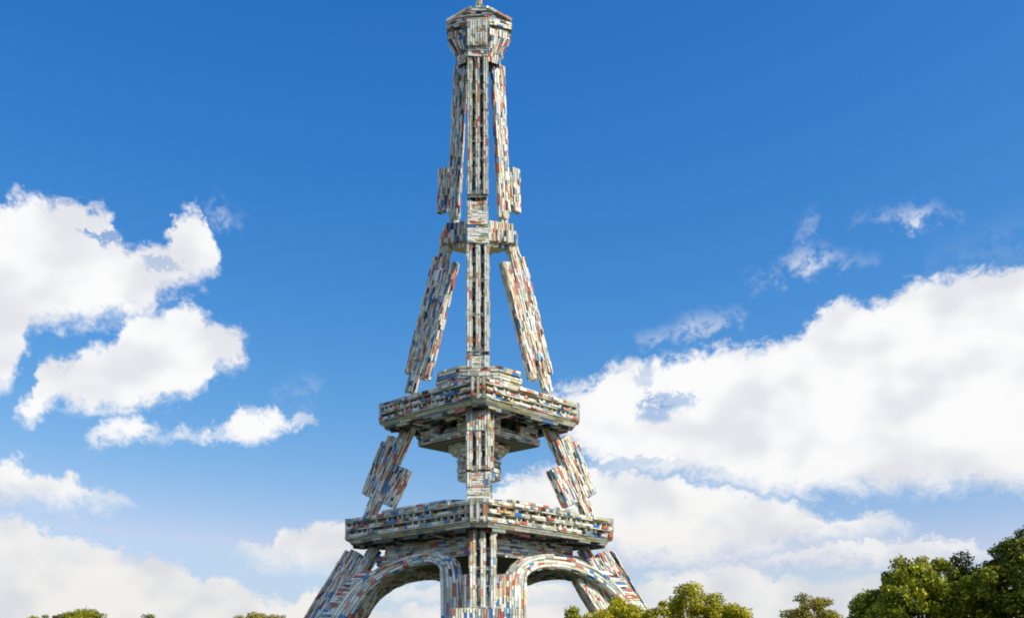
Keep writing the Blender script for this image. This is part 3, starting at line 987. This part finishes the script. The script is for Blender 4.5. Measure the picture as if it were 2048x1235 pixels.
def tree(name, px, top, dist, halfw, mat, label, seed, crown_h=0.62, leaf=0.16, density=1.0, shell=0.5, gap=0.0, clump=0.24, ncl=60, group=None):
    """A tree whose top is sighted at (px, top) from dist metres, its crown halfw units wide."""
    k = dist / F
    x = (px - 958) * k
    ztop = EYE + (HZ - top) * k
    rx = halfw * k
    rz = ztop * crown_h / 2
    zc = ztop - rz
    rt = empty(name, (x, dist, 0))
    tag(rt, label, "tree", group)
    rc = rx * clump
    me, cl = crown_mesh(rx - rc * .75, rz - rc * .75, ncl, int(520 * density * (rc / 1.2) ** 2 * (0.16 / leaf) ** 2), rc, leaf, seed, shell, gap, rx, rz)
    me.materials.append(mat)
    o = bpy.data.objects.new("crown", me); col.objects.link(o); o.parent = rt; o.location = (0, 0, zc)
    v, f = [], []
    r0 = 0.02 * ztop + .08
    tube(v, f, [(0, 0, -.1), (.05, .03, ztop * .12), (-.05, .05, ztop * .3), (.08, -.05, zc), (0, 0, zc + rz * .5)], [r0 * 1.35, r0, r0 * .8, r0 * .5, r0 * .15], 10)
    g = np.random.default_rng(seed + 99)
    for c, r, _h in cl[:26]:
        z0 = ztop * .28 + g.uniform(0, .5) * (zc - ztop * .28)
        a = np.array((0, 0, z0)); e = np.array((c[0], c[1], c[2] + zc))
        m_ = (a + e) / 2 + np.array((0, 0, -.08 * np.linalg.norm(e - a)))
        tube(v, f, [a, m_, e], [r0 * .42, r0 * .25, r0 * .07], 6)
    mesh_obj("trunk", v, f, MBARK, rt)
    return rt

tree("broadleaf_tree", 2054, 1056, 100, 108, ML_R, "tall dense green tree cut off by the right edge of the photo", 3, crown_h=.86, density=1.1, ncl=230, clump=.17, shell=.4, leaf=.17)
tree("broadleaf_tree", 1835, 1112, 106, 132, ML_G, "wide rounded tree with sunlit leaves beside the tall tree on the right", 8, crown_h=.86, density=1.1, ncl=230, clump=.13, shell=.6, leaf=.17)
tree("broadleaf_tree", 1944, 1104, 112, 78, ML_D, "dark green tree wedged between the two big trees on the right", 5, crown_h=.85, ncl=90, clump=.26, leaf=.2)
tree("broadleaf_tree", 1622, 1184, 150, 70, ML_O, "olive brown domed tree standing alone left of the big dark trees", 13, crown_h=.8, shell=.55, clump=.22)
tree("broadleaf_tree", 1382, 1163, 140, 62, ML_Y, "tallest yellow green tree just right of the tower's foot", 21, crown_h=.75, gap=.1, ncl=42, clump=.28)
tree("broadleaf_tree", 1236, 1192, 134, 60, ML_Y, "yellow green tree hiding the foot of the tower's right leg", 34, crown_h=.78, ncl=46, clump=.28)
tree("broadleaf_tree", 1312, 1200, 130, 40, ML_Y, "low yellow green tree filling the gap before the tower's right leg", 35, crown_h=.8, ncl=36, clump=.3)
tree("broadleaf_tree", 1448, 1204, 137, 52, ML_Y, "low spreading yellow green tree right of the tallest one", 55, crown_h=.75, ncl=44, clump=.28)
tree("broadleaf_tree", 1160, 1212, 142, 42, ML_Y, "small twiggy tree top under the tower's right arch", 61, crown_h=.7, gap=.2, ncl=34, clump=.28)
tree("broadleaf_tree", 160, 1215, 200, 56, ML_M, "round green tree beside the brown chimney at bottom left", 71, crown_h=.75, ncl=44, clump=.27)
tree("broadleaf_tree", 74, 1228, 205, 32, ML_M, "small tree top left of the brown chimney", 77, crown_h=.7, ncl=26, clump=.34)
tree("broadleaf_tree", 308, 1228, 215, 36, ML_G, "tiny green tree top between the chimney and the tower", 81, crown_h=.7, ncl=26, clump=.34)
tree("broadleaf_tree", 525, 1224, 205, 66, ML_O, "flat topped olive tree close to the tower's left leg", 91, crown_h=.5, ncl=60, clump=.22)

# ------------------------------------------------------------------ house with chimney (bottom left)
def simple_box(v, f, x0, x1, y0, y1, z0, z1):
    i = len(v)
    v += [(x0, y0, z0), (x1, y0, z0), (x1, y1, z0), (x0, y1, z0), (x0, y0, z1), (x1, y0, z1), (x1, y1, z1), (x0, y1, z1)]
    f += [tuple(i + k for k in q) for q in ((0, 3, 2, 1), (4, 5, 6, 7), (0, 1, 5, 4), (1, 2, 6, 5), (2, 3, 7, 6), (3, 0, 4, 7))]
MW = plain("pale_render", (0.48, 0.43, 0.36), 0.8, 0.6, 0.15)
MR = plain("slate_roof", (0.10, 0.11, 0.13), 0.5, 3.0, 0.3)
MCH = plain("brown_chimney_brick", (0.15, 0.075, 0.06), 0.85, 4.0, 0.4)
MGL = plain("dark_window_glass", (0.03, 0.04, 0.05), 0.1, 1.0, 0.3)
hd = 290.0
hk = hd / F
hx = (101 - 958) * hk
ctop = EYE + (HZ - 1227) * hk
house = empty("apartment_house", (hx, hd, 0))
tag(house, "house behind the trees at bottom left showing only its brown chimney", "house")
v, f = [], []
simple_box(v, f, -9, 9, 0, 10, 0, ctop - 6.0)
mesh_obj("wall", v, f, MW, house)
v, f = [], []
zr = ctop - 6.0
i0 = [(-9.4, -.4, zr), (9.4, -.4, zr), (9.4, 10.4, zr), (-9.4, 10.4, zr), (-7.5, 5, zr + 4.0), (7.5, 5, zr + 4.0)]
roof = mesh_obj("roof", i0, [(0, 1, 5, 4), (1, 2, 5), (2, 3, 4, 5), (3, 0, 4), (3, 2, 1, 0)], MR, house)
v, f = [], []
simple_box(v, f, -1.25, 1.25, 4.3, 5.7, zr + 2.6, ctop - .5)
simple_box(v, f, -1.4, 1.4, 4.15, 5.85, ctop - .5, ctop - .25)
for k in range(4):
    simple_box(v, f, -1.15 + k * .62, -.75 + k * .62, 4.8, 5.2, ctop - .25, ctop)
mesh_obj("chimney", v, f, MCH, roof)
for fl_ in range(3):
    for k in range(6):
        v, f = [], []
        xx = -7.4 + k * 2.95; zz = 1.0 + fl_ * 3.2
        simple_box(v, f, xx - .55, xx + .55, -.06, .05, zz, zz + 1.9)
        mesh_obj("window", v, f, MGL, house)
